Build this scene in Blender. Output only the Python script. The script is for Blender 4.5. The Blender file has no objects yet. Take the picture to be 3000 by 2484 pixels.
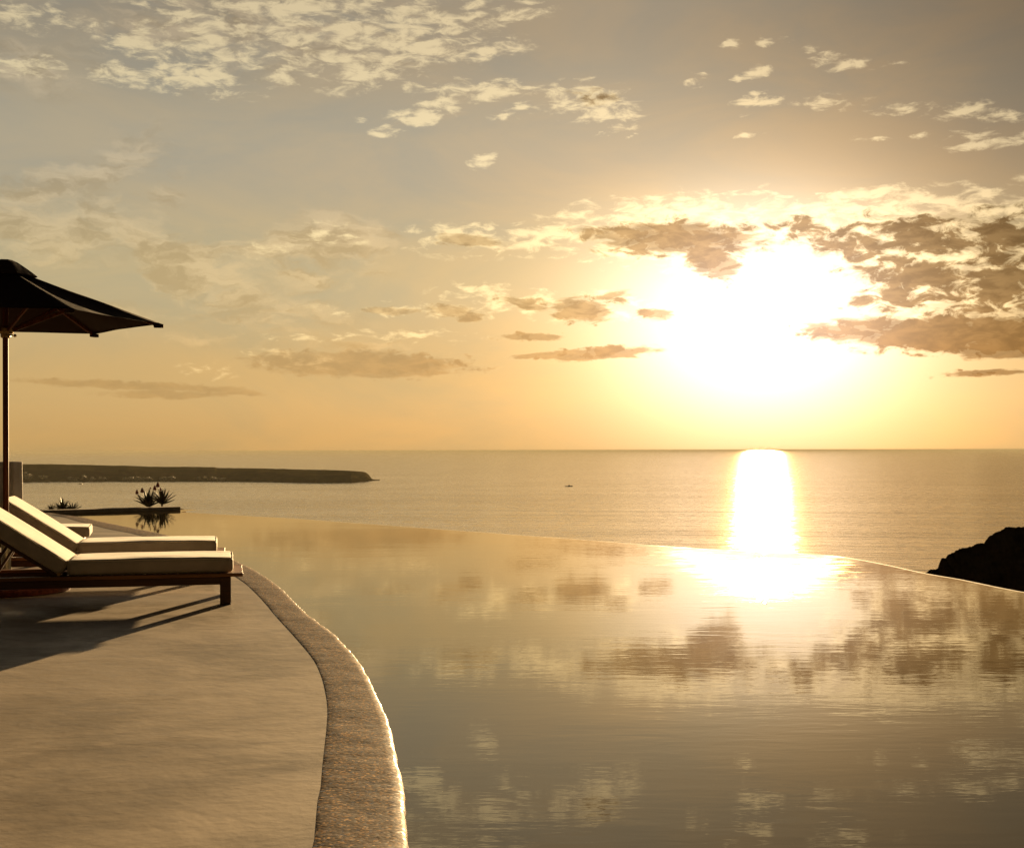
import bpy, bmesh, math, random
from mathutils import Vector, Matrix, noise as mn
C = bpy.context.scene.collection
R = math.radians
rnd = random.Random(7)

# ------------------------------------------------------------------ camera
F = 3800.0            # focal length in photograph pixels (3000 wide)
H = 1.22              # eye height above the deck
HZ = 1319.0           # row of the level line at the photo's centre column
ROLL = 0.0023
SEA = -100.0
sc = bpy.context.scene
cam_d = bpy.data.cameras.new('camera')
cam = bpy.data.objects.new('camera', cam_d); C.objects.link(cam)
cam_d.sensor_width = 36.0; cam_d.lens = F / 3000 * 36.0
cam_d.shift_y = (HZ - 1242) / 3000
cam_d.clip_start = 0.05; cam_d.clip_end = 400000
cam.matrix_world = Matrix.Translation((0, 0, H)) @ Matrix.Rotation(R(90), 4, 'X') @ Matrix.Rotation(-ROLL, 4, 'Z')
sc.camera = cam

def dirn(px, py):
    """world direction of a photograph pixel"""
    return Vector(((px - 1500) / F, 1.0, (HZ - ROLL * (px - 1500) - py) / F))
def at(px, py, z=0.0):
    d = dirn(px, py); k = (z - H) / d.z
    return Vector((d.x * k, k, z))
def atY(px, py, Y):
    d = dirn(px, py); return Vector((d.x * Y, Y, H + d.z * Y))

# ------------------------------------------------------------------ render look
sc.view_settings.view_transform = 'Standard'; sc.view_settings.look = 'None'
EXPO = 1.6
sc.view_settings.exposure = EXPO; sc.view_settings.gamma = 1.0
sc.render.engine = 'CYCLES'
sc.cycles.use_denoising = True
sc.cycles.max_bounces = 6; sc.cycles.volume_bounces = 1
sc.cycles.sample_clamp_indirect = 6.0

# ------------------------------------------------------------------ sun
SUN_DIR = dirn(2235, 935).normalized()
SUN_EL = math.asin(SUN_DIR.z); SUN_AZ = math.atan2(SUN_DIR.x, SUN_DIR.y)
sd = bpy.data.lights.new('sun', 'SUN'); sd.energy = 5.0; sd.angle = R(0.6); sd.color = (1.0, 0.68, 0.33)
sun = bpy.data.objects.new('sun', sd); C.objects.link(sun)
sun.rotation_euler = SUN_DIR.to_track_quat('Z', 'Y').to_euler()

# ------------------------------------------------------------------ node helper
class NT:
    def __init__(s, nt): s.nt = nt; s.n = nt.nodes; s.l = nt.links
    def node(s, typ, **kw):
        n = s.n.new(typ)
        for k, v in kw.items(): setattr(n, k, v)
        return n
    def put(s, sock, v):
        if v is None: return
        if isinstance(v, bpy.types.NodeSocket): s.l.new(v, sock)
        else: sock.default_value = v
    def m(s, op, a, b=None, c=None, clamp=False):
        n = s.node('ShaderNodeMath', operation=op, use_clamp=clamp)
        s.put(n.inputs[0], a); s.put(n.inputs[1], b)
        if c is not None: s.put(n.inputs[2], c)
        return n.outputs[0]
    def vm(s, op, a, b=None, scale=None):
        n = s.node('ShaderNodeVectorMath', operation=op)
        s.put(n.inputs[0], a)
        if b is not None: s.put(n.inputs[1], b)
        if scale is not None: s.put(n.inputs['Scale'], scale)
        return n.outputs['Value'] if op in ('DOT_PRODUCT', 'LENGTH') else n.outputs[0]
    def noise(s, vec, scale, detail=4, rough=0.5, dist=0.0, col=False, lac=2.0):
        n = s.node('ShaderNodeTexNoise'); s.put(n.inputs['Vector'], vec)
        n.inputs['Scale'].default_value = scale; n.inputs['Detail'].default_value = detail
        n.inputs['Roughness'].default_value = rough; n.inputs['Distortion'].default_value = dist
        n.inputs['Lacunarity'].default_value = lac
        return n.outputs['Color'] if col else n.outputs['Fac']
    def mapr(s, v, a, b, c=0.0, d=1.0, smooth=True):
        n = s.node('ShaderNodeMapRange', interpolation_type='SMOOTHSTEP' if smooth else 'LINEAR')
        s.put(n.inputs['Value'], v)
        for k, x in zip(('From Min', 'From Max', 'To Min', 'To Max'), (a, b, c, d)): s.put(n.inputs[k], x)
        return n.outputs[0]
    def mix(s, f, a, b, blend='MIX'):
        n = s.node('ShaderNodeMix', data_type='RGBA', blend_type=blend)
        s.put(n.inputs[0], f)
        for k, v in ((6, a), (7, b)):
            s.put(n.inputs[k], (*v, 1.0) if isinstance(v, tuple) and len(v) == 3 else v)
        return n.outputs[2]
    def ramp(s, v, stops, interp='EASE'):
        n = s.node('ShaderNodeValToRGB'); r = n.color_ramp; r.interpolation = interp
        while len(r.elements) < len(stops): r.elements.new(0.5)
        for e, (p, c) in zip(r.elements, stops): e.position = p; e.color = (*c, 1.0)
        s.put(n.inputs[0], v); return n.outputs[0]
    def mapping(s, v, loc=(0, 0, 0), rot=(0, 0, 0), scale=(1, 1, 1), typ='POINT'):
        n = s.node('ShaderNodeMapping', vector_type=typ); s.put(n.inputs['Vector'], v)
        n.inputs['Location'].default_value = loc; n.inputs['Rotation'].default_value = rot; n.inputs['Scale'].default_value = scale
        return n.outputs[0]

def srgb(r, g, b):
    f = lambda c: c / 12.92 if c <= 0.04045 else ((c + 0.055) / 1.055) ** 2.4
    return (f(r / 255), f(g / 255), f(b / 255))

# ------------------------------------------------------------------ sky
world = bpy.data.worlds.new('World'); sc.world = world; world.use_nodes = True
w = NT(world.node_tree); w.n.clear()
out = w.node('ShaderNodeOutputWorld'); bg = w.node('ShaderNodeBackground')
w.l.new(bg.outputs[0], out.inputs[0])
tc = w.node('ShaderNodeTexCoord'); D = tc.outputs['Generated']
sep = w.node('ShaderNodeSeparateXYZ'); w.l.new(D, sep.inputs[0])
dx, dy, dz = sep.outputs
dz = w.m('ABSOLUTE', dz)
az = w.m('ARCTAN2', dx, dy)
hyp = w.m('SQRT', w.m('ADD', w.m('ADD', w.m('MULTIPLY', dx, dx), w.m('MULTIPLY', dy, dy)), 1e-5))
te = w.m('DIVIDE', dz, hyp)
te = w.m('MINIMUM', te, 8.0)
K = 26.6                                    # 1 unit = 100 px of the 2100-wide view
cx = w.node('ShaderNodeCombineXYZ')
w.put(cx.inputs[0], w.m('MULTIPLY', az, K)); w.put(cx.inputs[1], w.m('MULTIPLY', te, K))
P = cx.outputs[0]
def sk(x, y):                               # place in the 2100-wide view -> (azimuth, slope)
    a = math.atan((x - 1050) / 2660); return a * K, (924 - y) / 2660 * math.cos(a) * K

# the clear air: Nishita sky tinted by evening dust, plus the glow round the low sun
sky = w.node('ShaderNodeTexSky', sky_type='NISHITA')
sky.sun_disc = False; sky.sun_elevation = SUN_EL; sky.sun_rotation = SUN_AZ
sky.air_density = 1.0; sky.dust_density = 2.0; sky.ozone_density = 1.0
nish = w.vm('MULTIPLY', sky.outputs[0], (0.10, 0.075, 0.05))
# angle from the sun
cosang = w.vm('DOT_PRODUCT', D, tuple(SUN_DIR))
ddt = w.m('MULTIPLY', w.m('SUBTRACT', te, math.tan(SUN_EL)), 1.4)
dda = w.m('SUBTRACT', az, SUN_AZ)
ang = w.m('SQRT', w.m('ADD', w.m('MULTIPLY', dda, dda), w.m('MULTIPLY', ddt, ddt)))      # radians, flattened by the low layered air
front = w.mapr(cosang, -0.15, 0.86)
def glow(k, col):
    e = w.m('EXPONENT', w.m('MULTIPLY', ang, -1.0 / k))
    return w.vm('SCALE', col, scale=e)
elev = w.ramp(w.m('DIVIDE', te, 0.8), [
    (0.0, srgb(188, 153, 96)), (0.06, srgb(190, 161, 109)), (0.16, srgb(180, 165, 128)), (0.28, srgb(163, 155, 135)),
    (0.42, srgb(146, 136, 118)), (0.55, srgb(96, 88, 78)), (1.0, srgb(62, 58, 54))])
base = w.vm('SCALE', elev, scale=w.m('ADD', w.m('MULTIPLY', front, 0.95), 0.055))
base = w.vm('ADD', base, w.vm('SCALE', nish, scale=0.07))
lowair = w.m('EXPONENT', w.m('MULTIPLY', te, -4.2))
base = w.vm('ADD', base, w.vm('SCALE', glow(0.15, (0.50, 0.38, 0.21)), scale=lowair))
base = w.vm('ADD', base, glow(0.20, (0.10, 0.072, 0.030)))
a2 = w.m('MULTIPLY', ang, ang)
def gau(sg, col): return w.vm('SCALE', col, scale=w.m('EXPONENT', w.m('MULTIPLY', a2, -0.5 / sg ** 2)))
halo = w.vm('ADD', gau(0.083, (1.45, 0.0, 0.0)), w.vm('ADD', gau(0.078, (0.0, 1.30, 0.0)), gau(0.070, (0.0, 0.0, 1.30))))
# a darker right side of the sky
rd = w.mapr(w.m('MULTIPLY', az, K), sk(1150, 0)[0], sk(2350, 0)[0])
rd = w.m('MULTIPLY', rd, w.mapr(te, 0.02, 0.25))
base = w.mix(w.m('MULTIPLY', rd, 0.75), base, w.vm('MULTIPLY', base, (0.34, 0.29, 0.25)))

# clouds -------------------------------------------------
BR = [ # bright puffs: x, y, rx, ry, rotation, weight
 (670,482,110,26,4,.6),(560,505,90,20,10,.5),
 (40,30,110,34,0,.8),(60,135,130,24,3,.7),(190,55,110,24,0,.55),(262,152,75,24,0,1),(430,65,190,70,0,.75),(560,20,300,44,8,.8),(690,60,250,66,6,.85),
 (870,50,260,44,9,.85),(820,95,230,60,4,.9),(390,150,150,46,-6,.9),(740,150,170,44,0,.75),(985,108,110,24,8,.9),(280,85,80,42,0,.8),(590,160,80,14,0,.6),
 (470,110,220,60,0,.6),(620,120,200,50,0,.6),
 (1000,186,130,26,-3,1),(860,240,90,22,10,.95),(800,264,44,20,0,.9),(905,214,66,18,4,.9),(1215,212,100,46,-6,1),(1270,262,46,18,6,.9),(1140,200,44,16,0,.6),
 (1070,222,64,20,15,.7),(985,335,54,18,16,.62),(740,242,34,9,0,.6),(1298,282,16,6,10,.8),
 (1420,166,28,16,0,.95),(1505,92,28,11,0,.8),(1582,91,44,11,0,.8),(1511,163,20,10,0,.85),(1548,152,38,15,4,.9),(1692,122,42,20,-20,.9),(1742,134,42,18,6,.9),
 (1560,206,52,18,6,.9),(1530,222,20,18,0,.6),(1535,277,34,9,6,.7),(1690,212,54,18,-6,.8),(1765,212,40,13,10,.7),(1860,228,70,15,-4,.9),(1975,230,60,22,-4,.9),
 (2065,243,60,14,2,.8),(2040,294,100,14,2,.95),(1995,282,44,20,0,.85),(1800,285,50,8,0,.6),(1820,138,38,9,0,.5),(1880,283,20,10,0,.6),
 (1150,486,300,40,3,.8),(975,490,130,30,-6,.95),(1380,440,280,46,3,.85),(1330,510,220,44,-4,.85),(1790,428,270,40,-2,.9),(2000,430,260,42,-3,.9),
 (1900,510,300,95,-10,.95),(2060,580,200,110,0,.85),(1650,470,200,56,-4,.9),(1330,410,110,14,6,.7),(1880,600,200,66,-10,.8),(1820,400,160,20,0,.75),
 (880,636,240,18,0,.65),(1050,618,160,34,-6,.8),(1215,632,140,38,-4,.8),(640,690,180,12,0,.4),(830,690,180,16,0,.5),(430,762,60,22,-5,.6),(600,738,110,18,-6,.6),(2150,500,160,130,0,.8)]
DK = [ # shaded bodies
 (1385,488,200,42,-3,1),(1455,530,80,46,-30,.9),(1330,500,120,30,0,.8),(960,493,70,14,0,.75),(1650,470,80,26,-6,.8),(1740,500,110,40,-14,.86),(1900,490,170,56,-8,.86),
 (2060,490,140,64,0,.86),(1880,565,150,60,-14,.86),(2060,590,150,100,0,.86),(1840,612,110,32,4,.86),(2000,690,330,40,-3,1.3),(1770,684,120,12,0,1.0),
 (2080,712,110,24,0,1.1),(2020,768,120,8,0,.6),(1192,636,66,30,0,1.05),(1250,620,50,16,10,.65),(1345,645,40,15,0,.65),(930,641,64,15,-6,.85),(1090,630,80,18,-14,.6),(800,637,56,10,0,.6),
 (745,747,230,30,-1,1.2),(600,741,110,12,-4,.8),(1090,692,84,11,0,.7),(1225,726,130,13,3,.85),(1120,733,70,6,0,.5),(290,791,260,9,-2,.7),(340,808,140,8,0,.6),(470,806,120,6,0,.45),
 (1225,200,60,22,0,.42),(2180,560,170,130,0,.8)]
LN = [ # smooth lens-shaped bodies
 (745,748,215,27,-1,1),(640,742,140,12,-3,.9),(2010,692,330,36,-4,1.2),(1790,682,130,13,3,1),(2080,716,120,22,2,1),(1192,636,66,27,-6,1),(1225,727,140,14,3,.9),(1120,733,80,7,0,.7),
 (1090,692,80,9,0,.8),(290,791,270,9,-2,.75),(345,808,140,9,0,.7),(470,806,120,6,0,.5),(1345,645,42,14,0,.7),(2020,768,110,9,0,.7),(965,493,80,12,-3,.8),(935,642,64,14,-6,.8),(1085,628,70,12,-16,.7),
 (800,637,60,9,0,.7),(1390,490,190,32,-3,.9),(1460,540,70,34,-30,.8),(1245,610,50,12,10,.6)]
SF = [ # soft cirrus and the fair weather heap at left
 (100,385,170,36,14,.9),(60,470,260,60,-8,.9),(330,520,250,60,-32,1),(440,560,200,40,-34,.9),(660,500,130,52,6,1.2),(560,525,150,40,8,.8),(620,560,170,40,0,.6),
 (250,330,120,60,40,.5),(330,420,120,30,60,.5),(60,140,200,60,0,.5),(130,620,300,36,-6,.5),(600,640,240,30,-6,.5),(420,690,300,20,-6,.4),(700,700,260,16,-4,.45),(560,60,420,120,0,.55),(350,60,300,120,0,.4)]
def field(coord, items, GR=1.0):
    acc = None
    for x, y, rx, ry, rot, wt in items:
        u, v = sk(x, y)
        mp = w.mapping(coord, (u, v, 0), (0, 0, R(rot)), (rx * GR / 100, ry * GR / 100, 1), 'TEXTURE')
        g = w.node('ShaderNodeTexGradient', gradient_type='SPHERICAL'); w.l.new(mp, g.inputs[0])
        f = g.outputs['Fac']
        acc = w.m('MULTIPLY', f, wt) if acc is None else w.m('MAXIMUM', acc, w.m('MULTIPLY', f, wt))
    return acc
def warped(coord, sc_, amp, det=3):
    n = w.noise(w.mapping(coord, scale=(1, 1.8, 1)), sc_, det, 0.6, col=True)
    return w.vm('ADD', coord, w.vm('MULTIPLY', w.vm('SUBTRACT', n, (0.5, 0.5, 0.5)), (amp, amp * 0.45, 0)))
Pb = warped(P, 2.4, 0.55, 5)
streak = w.mapping(P, rot=(0, 0, R(-5)), scale=(1, 2.6, 1))
nb = w.noise(streak, 1.8, 10, 0.62, 0.4)
nb2 = w.noise(w.mapping(P, (3, 7, 1), scale=(1, 2.0, 1)), 2.1, 9, 0.62, 0.5)
Fb = field(Pb, BR, 1.3); Fd = field(Pb, DK, 1.35)
ab = w.m('ADD', w.m('MULTIPLY', Fb, 0.95), w.m('MULTIPLY', w.m('SUBTRACT', nb, 0.5), 3.4))
ab = w.mapr(ab, 0.20, 0.95)
ab = w.m('MULTIPLY', ab, w.mapr(Fb, 0.02, 0.22))
ad = w.m('ADD', w.m('MULTIPLY', Fd, 1.0), w.m('MULTIPLY', w.m('SUBTRACT', nb2, 0.5), 2.1))
ad = w.mapr(ad, 0.14, 0.62)
ad = w.m('MULTIPLY', ad, w.mapr(Fd, 0.02, 0.2))
Pl = warped(P, 1.6, 0.42, 5)
nl = w.noise(w.mapping(P, (1, 5, 2), scale=(1, 5.0, 1)), 1.6, 8, 0.62, 0.3)
Fl = field(Pl, LN, 1.3)
al = w.mapr(w.m('ADD', Fl, w.m('MULTIPLY', w.m('SUBTRACT', nl, 0.5), 0.9)), 0.12, 0.42)
al = w.m('MULTIPLY', al, w.mapr(Fl, 0.0, 0.16))
ad = w.m('MULTIPLY', w.m('MAXIMUM', ad, w.m('MULTIPLY', al, 0.92)), w.mapr(w.m('MULTIPLY', az, K), sk(250, 0)[0], sk(1500, 0)[0], 0.48, 1.0))
Ps = warped(P, 0.7, 2.0, 4)
Fs = field(Ps, SF, 1.35)
ns = w.noise(w.mapping(Ps, rot=(0, 0, R(25)), scale=(1.0, 2.4, 1)), 0.9, 7, 0.6, 0.6)
as_ = w.m('ADD', w.m('MULTIPLY', Fs, 0.8), w.m('MULTIPLY', w.m('SUBTRACT', ns, 0.5), 1.4))
as_ = w.m('MULTIPLY', w.mapr(as_, 0.0, 0.60), w.mapr(Fs, 0.0, 0.30))
# thin general veil everywhere (also outside the photo's view)
veil = w.noise(w.mapping(P, scale=(0.6, 1.6, 1)), 0.33, 6, 0.6, 0.5)
lum = w.vm('MULTIPLY', base, w.mix(w.mapr(veil, 0.3, 0.7), (0.88, 0.94, 1.02), (1.08, 1.04, 0.98)))
nc = w.noise(w.mapping(Ps, (2, 2, 8), (0, 0, R(30)), (1.0, 2.8, 1)), 1.3, 8, 0.58, 0.15)
cirr = w.mix(w.mapr(nc, 0.36, 0.62), w.vm('MULTIPLY', base, (0.93, 0.86, 0.76)), w.vm('ADD', w.vm('MULTIPLY', base, (1.16, 1.10, 1.02)), (0.08, 0.062, 0.038)))
lum = w.mix(w.m('MULTIPLY', as_, 0.85), lum, cirr)
bright = w.vm('ADD', w.vm('ADD', w.vm('MULTIPLY', base, (1.15, 1.10, 0.94)), (0.30, 0.25, 0.15)), glow(0.16, (0.45, 0.38, 0.25)))
lum = w.mix(w.m('MULTIPLY', ab, 0.92), lum, bright)
dark = w.vm('MULTIPLY', base, w.mix(w.mapr(nb, 0.35, 0.65), (0.42, 0.30, 0.16), (0.62, 0.46, 0.27)))
dark = w.vm('SCALE', dark, scale=w.mapr(w.m('MULTIPLY', az, K), sk(1600, 0)[0], sk(2150, 0)[0], 1.0, 0.66))
lum = w.mix(w.m('MULTIPLY', ad, 0.92), lum, dark)
lining = w.m('MULTIPLY', w.m('MULTIPLY', ad, w.m('SUBTRACT', 1.0, ad)), 4.0)
lum = w.vm('ADD', lum, w.vm('SCALE', glow(0.20, (0.42, 0.34, 0.18)), scale=lining))
# the low haze near the horizon line softens everything
# glow is partly screened by the cloud bodies
lum = w.vm('ADD', lum, w.vm('SCALE', halo, scale=w.m('SUBTRACT', 1.0, w.m('MULTIPLY', ad, 0.76))))
w.l.new(lum, bg.inputs['Color']); bg.inputs['Strength'].default_value = 2 ** -EXPO
world.cycles.sampling_method = 'MANUAL'; world.cycles.sample_map_resolution = 1024

# ------------------------------------------------------------------ helpers for meshes
def tag(o, label=None, cat=None, group=None, kind=None):
    if label: o['label'] = label
    if cat: o['category'] = cat
    if group: o['group'] = group
    if kind: o['kind'] = kind
    return o
def link(name, bm, mat, parent=None, smooth=False, auto=None):
    me = bpy.data.meshes.new(name)
    bmesh.ops.recalc_face_normals(bm, faces=bm.faces[:])
    bm.to_mesh(me); bm.free()
    if mat: me.materials.append(mat)
    if smooth:
        for p in me.polygons: p.use_smooth = True
    o = bpy.data.objects.new(name, me); C.objects.link(o)
    if parent: o.parent = parent
    return o
def from_data(name, vs, fs, mat, parent=None, smooth=False):
    me = bpy.data.meshes.new(name); me.from_pydata([tuple(v) for v in vs], [], fs); me.update()
    me.materials.append(mat)
    if smooth:
        for p in me.polygons: p.use_smooth = True
    o = bpy.data.objects.new(name, me); C.objects.link(o)
    if parent: o.parent = parent
    return o
def empty(name, loc=(0, 0, 0), rz=0.0):
    o = bpy.data.objects.new(name, None); C.objects.link(o); o.location = loc; o.rotation_euler = (0, 0, rz); o.empty_display_size = 0.1
    return o
def box(bm, x0, x1, y0, y1, z0, z1, bev=0.0, seg=2, mat=None):
    r = bmesh.ops.create_cube(bm, size=1.0); vs = r['verts']
    for v in vs:
        v.co = Vector((x0 + (v.co.x + .5) * (x1 - x0), y0 + (v.co.y + .5) * (y1 - y0), z0 + (v.co.z + .5) * (z1 - z0)))
    if bev:
        es = list({e for v in vs for e in v.link_edges})
        rb = bmesh.ops.bevel(bm, geom=es, offset=bev, segments=seg, affect='EDGES', profile=0.6)
        vs = list({v for f in rb['faces'] for v in f.verts} | {v for v in vs if v.is_valid})
    if mat is not None:
        for v in vs:
            if v.is_valid: v.co = mat @ v.co
    return vs
def tube(bm, pts, rads, seg=10, cap=True):
    rings = []
    for i, p in enumerate(pts):
        p = Vector(p)
        a = Vector(pts[max(i - 1, 0)]); b = Vector(pts[min(i + 1, len(pts) - 1)])
        t = (b - a).normalized()
        up = Vector((0, 0, 1)) if abs(t.z) < 0.95 else Vector((1, 0, 0))
        s = t.cross(up).normalized(); u = s.cross(t)
        rings.append([bm.verts.new(p + (s * math.cos(2 * math.pi * k / seg) + u * math.sin(2 * math.pi * k / seg)) * rads[i]) for k in range(seg)])
    for a, b in zip(rings, rings[1:]):
        for k in range(seg):
            bm.faces.new((a[k], a[(k + 1) % seg], b[(k + 1) % seg], b[k]))
    if cap:
        bm.faces.new(rings[0]); bm.faces.new(rings[-1])
def lathe(bm, prof, seg=32, c=(0, 0, 0), ang0=0.0, cap=True):
    rings = []
    for r, z in prof:
        rings.append([bm.verts.new((c[0] + r * math.cos(ang0 + 2 * math.pi * k / seg), c[1] + r * math.sin(ang0 + 2 * math.pi * k / seg), c[2] + z)) for k in range(seg)])
    for a, b in zip(rings, rings[1:]):
        for k in range(seg): bm.faces.new((a[k], a[(k + 1) % seg], b[(k + 1) % seg], b[k]))
    if cap: bm.faces.new(rings[0]); bm.faces.new(rings[-1])
def bar(bm, a, b, wd, ht, bev=0.0):
    """rectangular bar from a to b"""
    a = Vector(a); b = Vector(b); t = (b - a); L = t.length; t.normalize()
    up = Vector((0, 0, 1)) if abs(t.z) < 0.95 else Vector((0, 1, 0))
    s = up.cross(t).normalized(); u = t.cross(s)
    M = Matrix((t, s, u)).transposed().to_4x4(); M.translation = a
    box(bm, 0, L, -wd / 2, wd / 2, -ht / 2, ht / 2, bev, 1, M)

# ------------------------------------------------------------------ materials
def mat(name, col, rough=0.6, spec=0.5, ior=None):
    m = bpy.data.materials.new(name); m.use_nodes = True
    t = NT(m.node_tree); b = t.n['Principled BSDF']
    t.put(b.inputs['Base Color'], (*col, 1.0)); b.inputs['Roughness'].default_value = rough
    b.inputs['Specular IOR Level'].default_value = spec
    if ior: b.inputs['IOR'].default_value = ior
    return m, t, b
def objco(t): return t.node('ShaderNodeTexCoord').outputs['Object']
def bump(t, b, h, strength, dist=1.0, prev=None):
    n = t.node('ShaderNodeBump'); n.inputs['Strength'].default_value = strength; n.inputs['Distance'].default_value = dist
    t.put(n.inputs['Height'], h)
    if prev: t.l.new(prev, n.inputs['Normal'])
    t.l.new(n.outputs[0], b.inputs['Normal']); return n.outputs[0]

# deck: trowelled cement
M_deck, t, b = mat('deck_cement', (0.4, 0.32, 0.23), 0.5)
co = objco(t)
n1 = t.noise(co, 0.9, 7, 0.62, 0.6); n2 = t.noise(t.mapping(co, (4, 1, 2), rot=(0, 0, .5), scale=(1.0, 1.7, 1)), 4.0, 6, 0.65, 1.2)
c = t.mix(t.mapr(n1, 0.36, 0.64), (0.27, 0.212, 0.142), (0.50, 0.41, 0.305))
c = t.mix(t.m('MULTIPLY', t.mapr(n2, 0.4, 0.72), 0.45), c, (0.24, 0.165, 0.09))
t.l.new(c, b.inputs['Base Color'])
t.l.new(t.mapr(n2, 0.3, 0.7, 0.42, 0.62), b.inputs['Roughness'])
pv = bump(t, b, t.noise(co, 14, 5, 0.6), 0.25, 0.006)
bump(t, b, t.noise(co, 1.6, 4, 0.5, 0.5), 0.5, 0.012, pv)

# coping: exposed pebble finish
M_cop, t, b = mat('pebble_coping', (0.2, 0.15, 0.09), 0.5, 0.3)
co = objco(t)
v = t.node('ShaderNodeTexVoronoi'); t.put(v.inputs['Vector'], co); v.inputs['Scale'].default_value = 75
v2 = t.node('ShaderNodeTexVoronoi'); t.put(v2.inputs['Vector'], co); v2.inputs['Scale'].default_value = 120
hs = t.node('ShaderNodeSeparateColor'); t.l.new(v.outputs['Color'], hs.inputs[0])
hs2 = t.node('ShaderNodeSeparateColor'); t.l.new(v2.outputs['Color'], hs2.inputs[0])
c = t.ramp(hs.outputs[0], [(0, (0.04, 0.022, 0.009)), (0.5, (0.085, 0.048, 0.020)), (0.86, (0.15, 0.09, 0.04)), (0.95, (0.45, 0.30, 0.15))], 'LINEAR')
c = t.mix(t.mapr(hs2.outputs[1], 0.88, 0.95), c, (0.85, 0.62, 0.34))  # sun glints on the pebbles painted in as pale gold specks
c = t.mix(t.m('MULTIPLY', t.mapr(t.noise(co, 3, 4, 0.6), 0.35, 0.7), 0.35), c, (0.10, 0.065, 0.035))
c = t.vm('MULTIPLY', c, (0.78, 0.60, 0.37))
t.l.new(c, b.inputs['Base Color'])
t.l.new(t.mapr(hs.outputs[2], 0.75, 1.0, 0.7, 0.2), b.inputs['Roughness'])
t.l.new(t.mapr(hs.outputs[2], 0.75, 0.95, 0.06, 0.7), b.inputs['Specular IOR Level'])
pv = bump(t, b, t.m('SUBTRACT', 1.0, v.outputs['Distance']), 0.4, 0.0010)
bump(t, b, t.noise(co, 5, 4, 0.6), 0.5, 0.012, pv)

# plaster
M_white, t, b = mat('whitewash', (0.62, 0.57, 0.52), 0.85, 0.2)
co = objco(t); t.l.new(t.mix(t.mapr(t.noise(co, 2.5, 6, 0.65), 0.35, 0.7), (0.80, 0.75, 0.71), (0.66, 0.60, 0.56)), b.inputs['Base Color'])
bump(t, b, t.noise(co, 9, 5, 0.6), 0.4, 0.01)
M_wall, t, b = mat('weathered_plaster', (0.3, 0.24, 0.18), 0.8, 0.2)
co = objco(t); t.l.new(t.mix(t.mapr(t.noise(co, 3.5, 6, 0.65), 0.35, 0.7), (0.60, 0.52, 0.42), (0.42, 0.35, 0.27)), b.inputs['Base Color'])
bump(t, b, t.noise(co, 12, 5, 0.6), 0.5, 0.012)

# pool water
M_pool, t, b = mat('pool_water', (0.035, 0.029, 0.019), 0.0, 0.5, 1.85)
co = objco(t)
pn1 = t.noise(t.mapping(co, rot=(0, 0, 0.08), scale=(0.55, 1.7, 1)), 6.5, 3, 0.5, 0.4)
pn2 = t.noise(t.mapping(co, (5, 3, 0), rot=(0, 0, -0.05), scale=(0.5, 1.8, 1)), 1.2, 2, 0.5)
pn3 = t.noise(t.mapping(co, (2, 9, 0), scale=(0.5, 1.5, 1)), 20.0, 2, 0.5)
h = t.m('ADD', t.m('MULTIPLY', pn1, 0.22), t.m('ADD', t.m('MULTIPLY', pn2, 0.35), t.m('MULTIPLY', pn3, 0.035)))
gust = t.mapr(t.noise(t.mapping(co, scale=(0.35, 1.0, 1)), 0.45, 3, 0.6), 0.35, 0.7, 0.5, 1.25)
h = t.m('MULTIPLY', h, gust)
bump(t, b, h, 1.0, 0.0026)
b.inputs['Roughness'].default_value = 0.0
b.inputs['Specular Tint'].default_value = (1.0, 0.91, 0.73, 1)

pb_ = t.n['Principled BSDF']; g2 = t.node('ShaderNodeBsdfGlossy', distribution='BECKMANN')
t.put(g2.inputs['Color'], (0.9, 0.78, 0.55, 1)); t.l.new(t.mapr(pn1, 0.3, 0.7, 0.085, 0.185), g2.inputs['Roughness']); g2.inputs['Anisotropy'].default_value = 0.9
tg = t.node('ShaderNodeCombineXYZ'); t.put(tg.inputs[0], math.sin(SUN_AZ)); t.put(tg.inputs[1], math.cos(SUN_AZ)); t.put(tg.inputs[2], 0.0); t.l.new(tg.outputs[0], g2.inputs['Tangent'])
t.l.new(pb_.inputs['Normal'].links[0].from_socket, g2.inputs['Normal'])
mx = t.node('ShaderNodeMixShader'); mx.inputs[0].default_value = 0.0025
fr_ = t.node('ShaderNodeFresnel'); fr_.inputs['IOR'].default_value = 2.15; t.l.new(pb_.inputs['Normal'].links[0].from_socket, fr_.inputs['Normal'])
g1 = t.node('ShaderNodeBsdfGlossy', distribution='BECKMANN'); g1.inputs['Roughness'].default_value = 0.0; t.put(g1.inputs['Color'], (1.0, 0.93, 0.78, 1)); t.l.new(pb_.inputs['Normal'].links[0].from_socket, g1.inputs['Normal'])
d1 = t.node('ShaderNodeBsdfDiffuse'); t.put(d1.inputs['Color'], (0.05, 0.041, 0.025, 1))
m1 = t.node('ShaderNodeMixShader'); t.l.new(fr_.outputs[0], m1.inputs[0]); t.l.new(d1.outputs[0], m1.inputs[1]); t.l.new(g1.outputs[0], m1.inputs[2])
t.l.new(m1.outputs[0], mx.inputs[1]); t.l.new(g2.outputs[0], mx.inputs[2]); t.l.new(mx.outputs[0], t.n['Material Output'].inputs['Surface'])

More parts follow.
